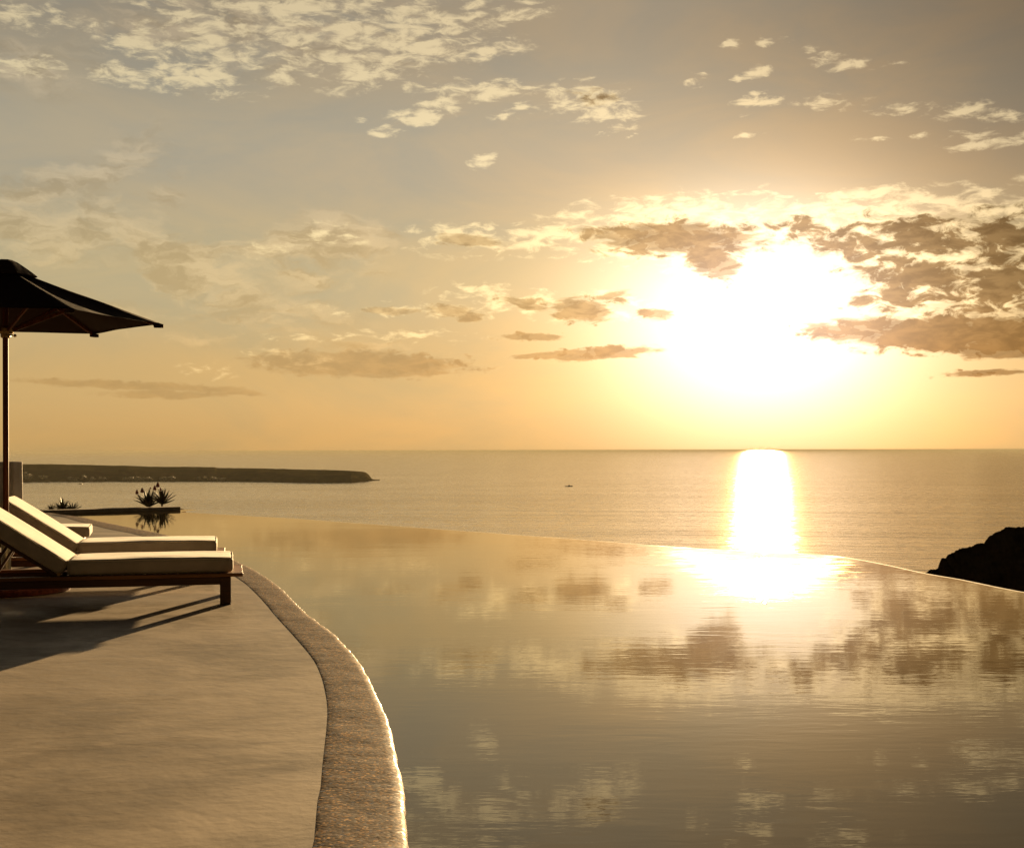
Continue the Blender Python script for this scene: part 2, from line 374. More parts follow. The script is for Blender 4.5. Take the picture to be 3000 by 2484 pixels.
# sea
ANI = -0.35
M_sea, t, b = mat('sea_water', (0.03, 0.026, 0.016), 0.2, 0.5, 1.33)
co = t.mapping(objco(t), rot=(0, 0, SUN_AZ))     # wave crests lie across the light
s1 = t.noise(t.mapping(co, rot=(0, 0, 0.06), scale=(0.016, 1.5, 1)), 0.10, 4, 0.65, 0.3)
s2 = t.noise(t.mapping(co, (7, 3, 0), rot=(0, 0, -0.08), scale=(0.016, 1.6, 1)), 0.02, 3, 0.6, 0.3)
s3 = t.noise(t.mapping(co, (1, 3, 0), rot=(0, 0, 0.1), scale=(0.4, 1.8, 1)), 0.0030, 4, 0.6, 0.5)
s4 = t.noise(t.mapping(co, (1, 8, 0), rot=(0, 0, 0.03), scale=(0.02, 1.6, 1)), 0.006, 3, 0.6, 0.3)
h = t.m('ADD', t.m('MULTIPLY', s1, 1.1), t.m('ADD', t.m('MULTIPLY', s2, 4.5), t.m('MULTIPLY', s4, 9.0)))
bump(t, b, h, 1.0, 0.55)
bn = b.inputs['Normal'].links[0].from_socket
gl = t.node('ShaderNodeBsdfGlossy', distribution='BECKMANN')
s5 = t.noise(t.mapping(co, (4, 2, 0), rot=(0, 0, 0.04), scale=(0.9, 1.6, 1)), 0.06, 7, 0.75, 0.3)
s6 = t.noise(t.mapping(co, (9, 1, 0), rot=(0, 0, -0.1), scale=(0.45, 1.0, 1)), 0.0045, 5, 0.65, 0.6)
wv = t.m('ADD', t.m('MULTIPLY', t.mapr(s5, 0.36, 0.64), 0.75), t.m('MULTIPLY', t.mapr(s6, 0.35, 0.65), 0.25))
t.l.new(t.mix(wv, (0.60, 0.54, 0.44), (1.0, 0.92, 0.78)), gl.inputs['Color']); t.l.new(bn, gl.inputs['Normal'])  # light and dark of the waves is painted into the reflection tint
t.l.new(t.mapr(s5, 0.33, 0.67, 0.12, 0.34), gl.inputs['Roughness'])
gl.inputs['Anisotropy'].default_value = ANI
tg = t.node('ShaderNodeCombineXYZ'); t.put(tg.inputs[0], math.sin(SUN_AZ)); t.put(tg.inputs[1], math.cos(SUN_AZ)); t.put(tg.inputs[2], 0.0)
t.l.new(tg.outputs[0], gl.inputs['Tangent'])
df = t.node('ShaderNodeBsdfDiffuse'); t.put(df.inputs['Color'], (0.08, 0.062, 0.036, 1))
g3 = t.node('ShaderNodeBsdfGlossy', distribution='GGX'); t.put(g3.inputs['Color'], (0.012, 0.009, 0.004, 1)); g3.inputs['Roughness'].default_value = 0.30; t.l.new(bn, g3.inputs['Normal'])
ads = t.node('ShaderNodeAddShader'); t.l.new(gl.outputs[0], ads.inputs[0]); t.l.new(df.outputs[0], ads.inputs[1])
ad2 = t.node('ShaderNodeAddShader'); t.l.new(ads.outputs[0], ad2.inputs[0]); t.l.new(g3.outputs[0], ad2.inputs[1])
t.l.new(ad2.outputs[0], t.n['Material Output'].inputs['Surface'])

# rock and land
def land(name, c1, c2, sc1, bs, bd):
    m, t, b = mat(name, c1, 1.0, 0.0)
    co = objco(t)
    c = t.mix(t.mapr(t.noise(co, sc1, 7, 0.68, 0.4), 0.36, 0.66), c1, c2)
    t.l.new(c, b.inputs['Base Color']); bump(t, b, t.noise(co, sc1 * 5, 6, 0.65), bs, bd)
    return m
M_hill = land('dry_hillside', (0.09, 0.065, 0.035), (0.05, 0.045, 0.022), 0.25, 0.6, 0.4)
M_crag = land('dark_rock', (0.035, 0.02, 0.012), (0.018, 0.010, 0.007), 0.35, 0.8, 0.5)
M_head = land('headland_scrub', (0.06, 0.042, 0.016), (0.03, 0.026, 0.010), 0.012, 0.1, 0.5)
M_soil = land('soil', (0.10, 0.07, 0.045), (0.06, 0.04, 0.025), 3.0, 0.6, 0.03)

# fabric, wood, metal
M_cush, t, b = mat('cushion_canvas', (0.72, 0.66, 0.56), 0.9, 0.15)
co = objco(t)
t.l.new(t.mix(t.mapr(t.noise(co, 6, 5, 0.6), 0.3, 0.7), (0.54, 0.49, 0.42), (0.45, 0.405, 0.34)), b.inputs['Base Color'])
b.inputs['Sheen Weight'].default_value = 0.3
pv = bump(t, b, t.noise(co, 260, 2, 0.5), 0.3, 0.0015)
bump(t, b, t.noise(t.mapping(co, scale=(1, 2.2, 1)), 5.0, 4, 0.5, 0.4), 0.5, 0.012, pv)
M_pipe, t, b = mat('cushion_piping', (0.75, 0.69, 0.58), 0.85, 0.15)
def wood(name, c1, c2, r):
    m, t, b = mat(name, c1, r, 0.4)
    co = objco(t)
    n = t.noise(t.mapping(co, scale=(1.2, 26, 26)), 2.0, 6, 0.6, 0.6)
    t.l.new(t.mix(t.mapr(n, 0.35, 0.65), c1, c2), b.inputs['Base Color'])
    bump(t, b, n, 0.3, 0.002); return m
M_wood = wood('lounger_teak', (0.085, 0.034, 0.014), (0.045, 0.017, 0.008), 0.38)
M_wood_lit = wood('teak_top_sunlit', (0.30, 0.135, 0.05), (0.18, 0.08, 0.03), 0.42)  # same teak paler: sunlight on the top boards put into its colour
M_pole, t, b = mat('varnished_pole', (0.12, 0.035, 0.012), 0.6, 0.2)
t.l.new(t.mix(t.mapr(t.noise(t.mapping(objco(t), scale=(20, 20, 1)), 2, 5, 0.6), .35, .65), (0.15, 0.042, 0.014), (0.08, 0.022, 0.008)), b.inputs['Base Color'])
M_can, t, b = mat('dark_canvas', (0.035, 0.018, 0.010), 0.85, 0.15)
bump(t, b, t.noise(objco(t), 7, 4, 0.5), 0.4, 0.01)
M_brass, t, b = mat('aged_brass', (0.32, 0.22, 0.10), 0.35); b.inputs['Metallic'].default_value = 0.9
M_sleeve, t, b = mat('sleeve_metal', (0.36, 0.32, 0.22), 0.42); b.inputs['Metallic'].default_value = 0.6
M_base, t, b = mat('red_stone_base', (0.13, 0.035, 0.018), 0.7, 0.2)
t.l.new(t.mix(t.mapr(t.noise(objco(t), 30, 5, 0.6), .35, .65), (0.16, 0.045, 0.022), (0.08, 0.02, 0.012)), b.inputs['Base Color'])
M_leaf, t, b = mat('aloe_leaf', (0.035, 0.045, 0.022), 0.5, 0.4)
t.l.new(t.mix(t.mapr(t.noise(objco(t), 9, 3, 0.6), .35, .65), (0.045, 0.055, 0.028), (0.035, 0.025, 0.015)), b.inputs['Base Color'])
M_stalk, t, b = mat('flower_stalk', (0.09, 0.05, 0.03), 0.6)
M_flower, t, b = mat('red_flower', (0.20, 0.03, 0.014), 0.6)
M_house, t, b = mat('house_wall', (0.62, 0.56, 0.48), 0.9, 0.1)
M_dark, t, b = mat('dark_opening', (0.03, 0.028, 0.025), 0.5)
M_hull, t, b = mat('boat_paint', (0.06, 0.045, 0.035), 0.45)
M_cabin, t, b = mat('boat_cabin', (0.16, 0.13, 0.10), 0.5)

# ------------------------------------------------------------------ curves of the terrace
WZ = -0.03
def spline(pts, n=8):
    """Catmull-Rom through 2-D points"""
    o = []
    P_ = [pts[0]] + list(pts) + [pts[-1]]
    for i in range(1, len(P_) - 2):
        p0, p1, p2, p3 = P_[i - 1], P_[i], P_[i + 1], P_[i + 2]
        for k in range(n):
            s = k / n
            o.append(tuple(0.5 * ((2 * p1[j]) + (-p0[j] + p2[j]) * s + (2 * p0[j] - 5 * p1[j] + 4 * p2[j] - p3[j]) * s * s + (-p0[j] + 3 * p1[j] - 3 * p2[j] + p3[j]) * s ** 3) for j in (0, 1)))
    o.append(tuple(pts[-1])); return o
inner_px = [(107,1503),(172,1512),(224,1526),(310,1548),(410,1569),(560,1622),(686,1688),(748,1737),(812,1810),(860,1863),(913,1926),(938,1975),(952,2028),(958,2077),(956,2125),(950,2184),(943,2247),(938,2305),(929,2348),(921,2436),(913,2484)]
outer_px = [(138,1501),(248,1516),(293,1526.7),(380,1544),(495,1568),(610,1605),(700,1645),(739,1664),(787,1693),(826,1722),(865,1761),(904,1798),(943,1827),(991,1863),(1030,1905),(1064,1951),(1098,2014),(1127,2072),(1146,2130),(1163,2198),(1175,2256),(1181,2305),(1186,2354),(1189,2397),(1195,2446),(1200,2484)]
CT = 0.012
inner = [tuple(at(x, y, 0.0)[:2]) for x, y in inner_px] + [(-0.56, 3.2), (-0.52, 2.0), (-0.58, 0.6), (-0.95, -1.0), (-1.8, -3.0), (-3.0, -5.0)]
outer = [tuple(at(x, y, 0.0)[:2]) for x, y in outer_px] + [(-0.27, 3.2), (-0.22, 2.0), (-0.28, 0.6), (-0.66, -1.2), (-1.5, -3.2), (-2.7, -5.2)]
inner = spline(inner, 6); outer = spline(outer, 6)
def resample(pts, n):
    L = [0.0]
    for a, b_ in zip(pts, pts[1:]): L.append(L[-1] + math.dist(a, b_))
    o = []; j = 0
    for i in range(n):
        s = L[-1] * i / (n - 1)
        while j < len(pts) - 2 and L[j + 1] < s: j += 1
        f = (s - L[j]) / max(L[j + 1] - L[j], 1e-9)
        o.append((pts[j][0] + (pts[j + 1][0] - pts[j][0]) * f, pts[j][1] + (pts[j + 1][1] - pts[j][1]) * f))
    return o
NC = 900
inner = resample(inner, NC); outer = resample(outer, NC)

def poly_prism(name, ring, z0, z1, mt):
    bm = bmesh.new()
    top = [bm.verts.new((x, y, z1)) for x, y in ring]; bot = [bm.verts.new((x, y, z0)) for x, y in ring]
    n = len(ring)
    for i in range(n): bm.faces.new((top[i], bot[i], bot[(i + 1) % n], top[(i + 1) % n]))
    f1 = bm.faces.new(top); f2 = bm.faces.new(bot)
    bmesh.ops.triangulate(bm, faces=[f1, f2])
    return link(name, bm, mt)

# deck
ring = [(x + 0.01, y) for x, y in inner[::3]] + [inner[-1], (-16, -5.2), (-16, 26.6), (-9.3, 26.6)]
deck = poly_prism('deck', ring, -0.6, 0.0, M_deck); tag(deck, kind='structure')

# coping: cross section swept between the inner and the outer line
def sm(i, s, sd_): return mn.noise(Vector((i * s, sd_, 0.3)))
vs = []; fs = []
PROF = [(0.0, 0.0006, 0), (0.012, 0.0015, 0), (0.05, 0.0025, .2), (0.12, 0.004, .5), (0.25, 0.004, .6), (0.40, 0.004, .6), (0.60, 0.004, .6), (0.82, 0.003, .6), (0.925, 0.001, .6), (0.955, -0.004, .4), (0.975, -0.011, .3), (0.99, -0.024, .2), (0.998, -0.045, .1), (1.0, -0.08, 0), (1.0, -0.30, 0)]
for i in range(NC):
    a = Vector(inner[i]); b_ = Vector(outer[i])
    wv = 0.006 * sm(i, 0.9 * 0.06, 1.0) + 0.003 * sm(i, 0.3, 4.0)
    for f, z, k in PROF:
        p = a.lerp(b_, f)
        if 0 < f < 1: p += (b_ - a).normalized() * wv * f
        zz = z + k * (0.004 * mn.noise(Vector((p.x * 3, p.y * 3, 0))) + 0.002 * mn.noise(Vector((p.x * 11, p.y * 11, 5))))
        if f > 0.85 and f < 1: p += (b_ - a).normalized() * (0.008 * mn.noise(Vector((p.y * 4, 2, p.x * 4))) + 0.004 * mn.noise(Vector((p.y * 13, 7, p.x * 13))))
        vs.append((p.x, p.y, zz))
n = len(PROF)
for i in range(NC - 1):
    for k in range(n - 1): fs.append((i * n + k, i * n + k + 1, (i + 1) * n + k + 1, (i + 1) * n + k))
cop = from_data('pool_coping', vs, fs, M_cop, smooth=True)
tag(cop, 'curved brown pebble coping band running between the cement deck and the pool', 'pool coping')

# the infinity edge
edge_px = [(528,1500),(720,1511),(857,1518.6),(1050,1533),(1243,1547),(1460,1563),(1671,1578.6),(1900,1596),(2114,1610),(2330,1621),(2430,1627),(2500,1637),(2602,1657),(2702,1679),(2810,1698),(3000,1736)]
edge = [tuple(at(x, y, WZ)[:2]) for x, y in edge_px]
edge = spline(edge + [(5.0, 9.2), (5.35, 7.0), (5.6, 3.0), (5.6, -5.2)], 8)
lwL = at(120, 1503, 0); lwA = at(207, 1504, WZ); lwB = at(529, 1494, WZ)
lp = [(x, y) for x, y in outer[::3]]
# water outline: coping line (pulled 1 cm under the coping), then the infinity edge
ring = [(x - 0.01, y) for x, y in lp] + [(5.6, -5.2)] + edge[::-1][1:] + [(lwB.x + 0.3, lwB.y + 0.25), (lwA.x - 1.0, lwA.y + 0.4)]
bm = bmesh.new(); vv = [bm.verts.new((x, y, WZ)) for x, y in ring]; f = bm.faces.new(vv)
bmesh.ops.triangulate(bm, faces=[f])
pool = link('pool_water', bm, M_pool); tag(pool, kind='structure')
if pool.data.polygons[0].normal.z < 0: pool.data.flip_normals()

# basin wall outside the edge
E2 = edge; vs = []; fs = []
def offs(pts, d):
    o = []
    for i, p in enumerate(pts):
        a = Vector(pts[max(i - 1, 0)]); b_ = Vector(pts[min(i + 1, len(pts) - 1)]); t_ = (b_ - a).normalized()
        o.append((p[0] - t_.y * d, p[1] + t_.x * d))
    return o
o0 = offs(E2, 0.003); o1 = offs(E2, 0.05); o2 = offs(E2, 0.09); o3 = offs(E2, 0.10)
m_ = 5
for i in range(len(E2)):
    for (p, z) in ((o0[i], -0.5), (o0[i], WZ - 0.002), (o1[i], WZ - 0.003), (o2[i], WZ - 0.016), (o3[i], -2.6)):
        vs.append((p[0], p[1], z))
for i in range(len(E2) - 1):
    for k in range(m_ - 1): fs.append((i * m_ + k, (i + 1) * m_ + k, (i + 1) * m_ + k + 1, i * m_ + k + 1))
iw = from_data('infinity_wall', vs, fs, M_wall, smooth=False)
tag(iw, 'thin plaster rim of the infinity pool curving along the far water line', 'pool edge wall')

# low wall at the pool's far end
bm = bmesh.new()
a = Vector((lwL.x - 0.6, lwL.y - 0.15, 0)); e = Vector((lwB.x, lwB.y, 0)); t_ = (e - a).normalized(); L = (e - a).length
M4 = Matrix((t_, Vector((-t_.y, t_.x, 0)), Vector((0, 0, 1)))).transposed().to_4x4(); M4.translation = a
box(bm, 0, L, 0, 0.34, -0.8, 0.045, 0.018, 3, M4)
bmesh.ops.subdivide_edges(bm, edges=[x for x in bm.edges if x.calc_length() > 2], cuts=40)
for v_ in bm.verts:
    if v_.co.z > 0: v_.co.z += 0.007 * mn.noise(v_.co * 1.7) - 0.004
lw = link('low_wall', bm, M_wall, smooth=False)
tag(lw, 'low dark plaster wall closing the far left end of the pool in front of the aloes', 'wall')

# planting bed behind it
bm = bmesh.new()
ringb = []
nb_ = 26
gx0, gx1 = -15.5, e.x - 0.15
cols = 60; rows = 10
grid = {}
for i in range(cols + 1):
    for j in range(rows + 1):
        x = gx0 + (gx1 - gx0) * i / cols
        yb = a.y + (e.y - a.y) * max(0, (x - a.x) / (e.x - a.x)) + 0.30
        y = yb + 2.2 * j / rows
        z = -0.05 + 0.05 * mn.noise(Vector((x * 2, y * 2, 0))) - (0.5 * (max(0, j - 4) / 6) ** 2) - (0.6 if i == cols else 0)
        grid[i, j] = bm.verts.new((x, y, z))
for i in range(cols):
    for j in range(rows): bm.faces.new((grid[i, j], grid[i + 1, j], grid[i + 1, j + 1], grid[i, j + 1]))
bed = link('ground', bm, M_soil, smooth=True); tag(bed, kind='structure')

# whitewashed wall at the far left
wz = atY(66, 1352, 26.3).z
bm = bmesh.new()
xr = (68 - 1500) / F * 26.5 - 0.09
box(bm, xr - 0.25, xr, 26.2, 26.5, -0.3, wz, 0.035, 4)
for v_ in bm.verts:
    if v_.co.z < 0.4 and v_.co.x > xr - 0.1: v_.co.x += 0.02
bmesh.ops.transform(bm, matrix=Matrix.Translation((xr, 26.2, 0)) @ Matrix.Rotation(R(-17), 4, 'Z') @ Matrix.Translation((-xr, -26.2, 0)), verts=bm.verts)
ww = link('whitewashed_wall', bm, M_white, smooth=False)
tag(ww, 'rounded whitewashed wall end behind the parasol pole at the deck\'s far corner', 'wall')
bm = bmesh.new(); box(bm, -15.5, xr - 0.10, 26.42, 26.80, -0.3, wz - 0.004, 0.03, 3)
link('wall_run', bm, M_white, ww)
for ob in (ww,): 
    for p in ob.data.polygons: p.use_smooth = True

# ------------------------------------------------------------------ sea, hillside, headlands
bm = bmesh.new()
rings = [0.0]; r_ = 40.0
while r_ < 180000: rings.append(r_); r_ *= 1.7
rings.append(200000)
SEG = 96; prev = None; cen = bm.verts.new((0, 0, SEA))
for r_ in rings[1:]:
    cur = [bm.verts.new((r_ * math.cos(2 * math.pi * k / SEG), r_ * math.sin(2 * math.pi * k / SEG), SEA)) for k in range(SEG)]
    for k in range(SEG):
        if prev is None: bm.faces.new((cen, cur[k], cur[(k + 1) % SEG]))
        else: bm.faces.new((prev[k], cur[k], cur[(k + 1) % SEG], prev[(k + 1) % SEG]))
    prev = cur
sea = link('sea', bm, M_sea); tag(sea, kind='structure')
if sea.data.polygons[0].normal.z < 0: sea.data.flip_normals()

def fbm(x, y, z=0.0, o=5, l=2.1, g=0.5):
    s = 0; a_ = 1
    for _ in range(o):
        s += a_ * mn.noise(Vector((x, y, z))); x *= l; y *= l; z += 3.1; a_ *= g
    return s
def hgrid(name, xs, ys, fn, mt, smooth=True):
    vs = [(x, y, fn(x, y)) for x in xs for y in ys]; ny = len(ys)
    fs = [(i * ny + j, (i + 1) * ny + j, (i + 1) * ny + j + 1, i * ny + j + 1) for i in range(len(xs) - 1) for j in range(ny - 1)]
    return from_data(name, vs, fs, mt, smooth=smooth)
def lin(a, b, n): return [a + (b - a) * i / (n - 1) for i in range(n)]
def hill_z(x, y):
    d = max(0.0, y - 27.5, (x - 5.2)) if x > -7 else max(0.0, y - 28.0)
    if x > -7: d = max(d, (y - 9 - (5.0 - x) * 1.35) * 0.8)
    d = max(0.0, d)
    back = max(0.0, -y - 6) * 0.35
    z = -1.6 - 0.62 * d + back
    if d > 2: z += min(d * 0.12, 5.0) * fbm(x * 0.05, y * 0.05, 2.0)
    return max(z, SEA - 8)
hs_ = hgrid('hillside', lin(-160, 190, 120), lin(-60, 190, 100), hill_z, M_hill); tag(hs_, kind='structure')

# crag at right: its crest follows the photographed outline at 150 m
CY = 150.0
crest_px = [(2600,1760),(2690,1690),(2717,1672),(2725,1667),(2742,1669),(2750,1659),(2751,1648),(2758,1636),(2770,1634),(2776,1624),(2790,1617),(2800,1609),(2814,1604),(2835,1602),(2860,1594),(2875,1589),(2884,1588),(2890,1577),(2900,1566),(2912,1562),(2925,1555),(2940,1550),(2946,1543),(2958,1542),(2975,1545),(3000,1543),(3060,1530),(3140,1512),(3260,1500),(3500,1470)]
crest = [atY(x, y, CY) for x, y in crest_px]
def crest_z(x):
    if x <= crest[0].x: return crest[0].z - (crest[0].x - x) * 1.2
    for p, q in zip(crest, crest[1:]):
        if x <= q.x: return p.z + (q.z - p.z) * (x - p.x) / (q.x - p.x)
    return crest[-1].z + (x - crest[-1].x) * 0.1
def crag_z(x, y):
    d = y - CY
    z = crest_z(x) 
    if d < 0: z -= (-d) ** 1.05 * 0.55
    else: z -= d ** 1.1 * 1.1
    z += 0.5 * fbm(x * 0.35, y * 0.35, 1.0, 5) * min(1, abs(d) / 3 + 0.25)
    rr = fbm(x * 1.1, y * 1.1, 9.0, 3)
    z += 0.16 * mn.noise(Vector((x * 2.3, y * 0.8, 3.0))) + 0.10 * mn.noise(Vector((x * 5.0, y * 1.5, 6.0)))
    z += 0.25 * abs(rr) * min(1, abs(d) / 3 + 0.3)
    return max(z, SEA - 6)
xs = lin(30, 46, 20)[:-1] + lin(46, 62, 210)[:-1] + lin(62, 160, 60)
ys = lin(20, 135, 50)[:-1] + lin(135, 155, 70)[:-1] + lin(155, 240, 30)
cr = hgrid('rocky_hill', xs, ys, crag_z, M_crag, smooth=False); tag(cr, kind='structure')

# far headland at left
top_px = [(-700,1352),(-300,1356),(0,1358),(70,1360),(142,1359),(217,1361),(296,1363),(375,1364),(437,1367),(631,1368),(636,1370),(767,1372),(846,1374.5),(982,1377),(1040,1379.6),(1062,1382),(1071,1383),(1081,1391),(1086,1398),(1090,1404),(1100,1406),(1112,1407.5)]
bot_px = [(-700,1416),(0,1413),(228,1411.5),(480,1411),(636,1411),(793,1412.5),(924,1415),(1029,1414),(1087,1409),(1100,1408.3),(1112,1407.8)]
def pl(tab, x):
    if x <= tab[0][0]: return tab[0][1]
    for p, q in zip(tab, tab[1:]):
        if x <= q[0]: return p[1] + (q[1] - p[1]) * (x - p[0]) / (q[0] - p[0])
    return tab[-1][1]
cols = [-700 + 4 * i for i in range(450)] + [1100 + 3 * i for i in range(5)]
prof = [(0.0, -2.0), (0.0, 0.0), (0.03, 0.16), (0.10, 0.30), (0.22, 0.44), (0.40, 0.62), (0.58, 0.76), (0.75, 0.88), (0.9, 0.97), (1.0, 1.0), (1.2, 0.9), (1.8, 0.55), (2.6, 0.0), (2.6, -1.0)]
vs = []; fs = []
for i, px in enumerate(cols):
    pb = at(px, pl(bot_px, px), SEA)
    endf = min(1.0, max(0.0, (1105 - px) / 180)); dep = 60 + 420 * endf
    tipf = max(0, min(1, (1090 - px) / 30))
    yc = pb.y + dep
    pt = atY(px, pl(top_px, px), yc); hh = max(pt.z - SEA, 0.4)
    steep = max(0.0, min(1.0, (px - 600) / 420))
    d0 = Vector((pb.x, pb.y)); d1 = Vector((pt.x, pt.y))
    for j, (s, z) in enumerate(prof):
        p = d0 + (d1 - d0) * s
        zz = z if z <= 0 else min(1.0, z + steep * (z ** 0.35 - z) * 0.8)
        zr = zz * hh if z > 0 else z
        if 0 < z: 
            amp = hh * (0.10 if z < 1 else 0.02)
            zr = max(0.3, zr + amp * fbm(p.x * 0.008, p.y * 0.012, 4.0) + (0.8 * fbm(p.x * .05, 3, 1, 3) if z > .8 else 0))
        vs.append((p.x, p.y, SEA + zr))
n = len(prof)
for i in range(len(cols) - 1):
    for k in range(n - 1): fs.append((i * n + k, (i + 1) * n + k, (i + 1) * n + k + 1, i * n + k + 1))
hd = from_data('headland', vs, fs, M_head, smooth=False); tag(hd, kind='structure')

# houses on the headland shore
def land_point(px, s):
    pb = at(px, pl(bot_px, px), SEA); endf = min(1.0, max(0.0, (1105 - px) / 180)); yc = pb.y + 60 + 420 * endf
    d = Vector((pb.x, pb.y)) ; q = atY(px, pl(top_px, px), yc)
    p = d + (Vector((q.x, q.y)) - d) * s
    hh = q.z - SEA
    zz = 0
    for (s0, z0), (s1, z1) in zip(prof[1:], prof[2:]):
        if s0 <= s <= s1: zz = z0 + (z1 - z0) * (s - s0) / max(s1 - s0, 1e-6)
    return Vector((p.x, p.y, SEA + zz * hh + hh * 0.10 * fbm(p.x * 0.008, p.y * 0.012, 4.0)))
def house(loc, wd, dp, ht, rz, label, group):
    o = empty('house', loc, rz); tag(o, label, 'house', group)
    bm = bmesh.new(); box(bm, -wd / 2, wd / 2, -dp / 2, dp / 2, -6, ht)
    if rnd.random() < 0.6: box(bm, -wd / 2 + 0.3, wd * 0.1, -dp / 2 + 2, dp / 2, ht, ht + 3.0)
    link('wall', bm, M_house, o)
    bm = bmesh.new()
    box(bm, -wd / 2 - 0.2, wd / 2 + 0.2, -dp / 2 - 0.2, dp / 2 + 0.2, ht + 0.0, ht + 0.35)
    link('roof', bm, M_house, o)
    for k in (-0.28, 0.28):
        bm = bmesh.new(); box(bm, wd * k - 0.7, wd * k + 0.7, -dp / 2 - 0.06, -dp / 2 + 0.1, 1.2, 2.6)
        link('window', bm, M_dark, o)
    return o
hs1 = [(x, 0.02 + 0.05 * rnd.random()) for x in (206, 221, 246, 272, 296, 307, 367, 384, 397, 403, 411, 418, 427, 436, 474, 482, 490, 499, 506)]
hs2 = [(x, 0.02 + 0.05 * rnd.random()) for x in (583, 601, 613, 622, 630, 640, 650, 657)]
hs3 = [(75, .26), (81, .20), (86, .18), (74, .07), (80, .05), (85, .07), (117, .09), (134, .08)]
for lst, lab, grp in ((hs1, 'tiny pale house on the shore of the far headland behind the aloes', 'houses on the headland shore behind the aloes'),
                      (hs2, 'tiny pale house on the headland shore right of the aloes', 'houses on the headland shore right of the aloes'),
                      (hs3, 'tiny pale house on the headland slope just right of the whitewashed wall', 'houses on the headland slope beside the wall')):
    for px, s in lst:
        p = land_point(px, s)
        house(p, rnd.uniform(9, 17), rnd.uniform(7, 10), rnd.uniform(3.5, 6), rnd.uniform(-.4, .4), lab, grp)

# ------------------------------------------------------------------ boats
def boat(loc, L, rz, label):
    o = empty('boat', loc, rz); tag(o, label, 'boat', 'boats on the sea')
    bm = bmesh.new(); st = []
    N = 12; B = L * 0.14
    for i in range(N + 1):
        s = i / N; x = (s - 0.5) * L
        hb = B * (1 - max(0, (s - 0.45) / 0.55) ** 2.2) * (0.82 + 0.18 * min(1, s * 4)); sh = L * (0.075 + 0.05 * max(0, s - 0.4) ** 1.5 * 2)
        st.append([bm.verts.new((x, -max(hb, .02), sh)), bm.verts.new((x, -max(hb * .8, .02), 0)), bm.verts.new((x, 0, -L * 0.04)), bm.verts.new((x, max(hb * .8, .02), 0)), bm.verts.new((x, max(hb, .02), sh))])
    for a_, b_ in zip(st, st[1:]):
        for k in range(4): bm.faces.new((a_[k], b_[k], b_[k + 1], a_[k + 1]))
        bm.faces.new((a_[0], a_[4], b_[4], b_[0]))
    bm.faces.new(st[0]); bm.faces.new(st[-1])
    link('hull', bm, M_hull, o)
    bm = bmesh.new(); box(bm, -L * .10, L * .16, -B * .6, B * .6, L * .07, L * .155, L * .01, 1)
    cb = link('cabin', bm, M_cabin, o)
    bm = bmesh.new(); box(bm, -L * .02, L * .10, -B * .45, B * .45, L * .155, L * .20, L * .008, 1); link('wheelhouse', bm, M_cabin, cb)
    bm = bmesh.new(); tube(bm, [(L * .04, 0, L * .2), (L * .035, 0, L * .34)], [L * .006, L * .004], 6); link('mast', bm, M_hull, o)
    return o
boat(at(1666, 1425, SEA), 22, 0.05, 'small dark boat alone on the open sea left of the sun glitter')
boat(at(236, 1418, SEA), 12, math.pi, 'tiny dark boat close below the headland shore at left')

# ------------------------------------------------------------------ sun loungers
def rounded_slab(L, W, T, r, bulge=0.006, nx=48, ny=26):
    """cushion: rounded slab, x 0..L, y 0..W, z 0..T"""
    bm = bmesh.new()
    box(bm, 0, L, 0, W, 0, T)
    es = bm.edges[:]
    bmesh.ops.bevel(bm, geom=es, offset=r, segments=4, affect='EDGES', profile=0.5)
    bmesh.ops.subdivide_edges(bm, edges=[x for x in bm.edges if x.calc_length() > 0.3], cuts=16, use_grid_fill=True)
    rc = 0.055
    for v_ in bm.verts:
        c_ = v_.co
        for cx_ in (0, L):
            for cy_ in (0, W):
                ax = abs(c_.x - cx_); ay = abs(c_.y - cy_)
                if ax < rc and ay < rc:
                    dxx = rc - ax; dyy = rc - ay; mxx = max(dxx, dyy); ln = math.hypot(dxx, dyy)
                    if ln > 1e-6:
                        f_ = mxx / ln
                        c_.x = cx_ + (rc - dxx * f_) * (1 if cx_ == 0 else -1); c_.y = cy_ + (rc - dyy * f_) * (1 if cy_ == 0 else -1)
    for v_ in bm.verts:
        c_ = v_.co; u = c_.x / L; vv_ = c_.y / W
        k = (mn.noise(Vector((c_.x * 3.1, c_.y * 3.3, c_.z * 4 + 2)))) * bulge
        if c_.z > T / 2: c_.z += k + 0.008 * math.sin(math.pi * min(max(u, 0), 1)) ** 0.5 * math.sin(math.pi * min(max(vv_, 0), 1)) ** 0.5
        if c_.y < r * 1.2: c_.y += 0.006 * mn.noise(Vector((c_.x * 4, c_.z * 9, 1)))
        c_.x += 0.004 * mn.noise(Vector((c_.y * 5, c_.z * 7, c_.x)))
    return bm
FW, CW = 0.80, 0.73      # frame width, cushion width
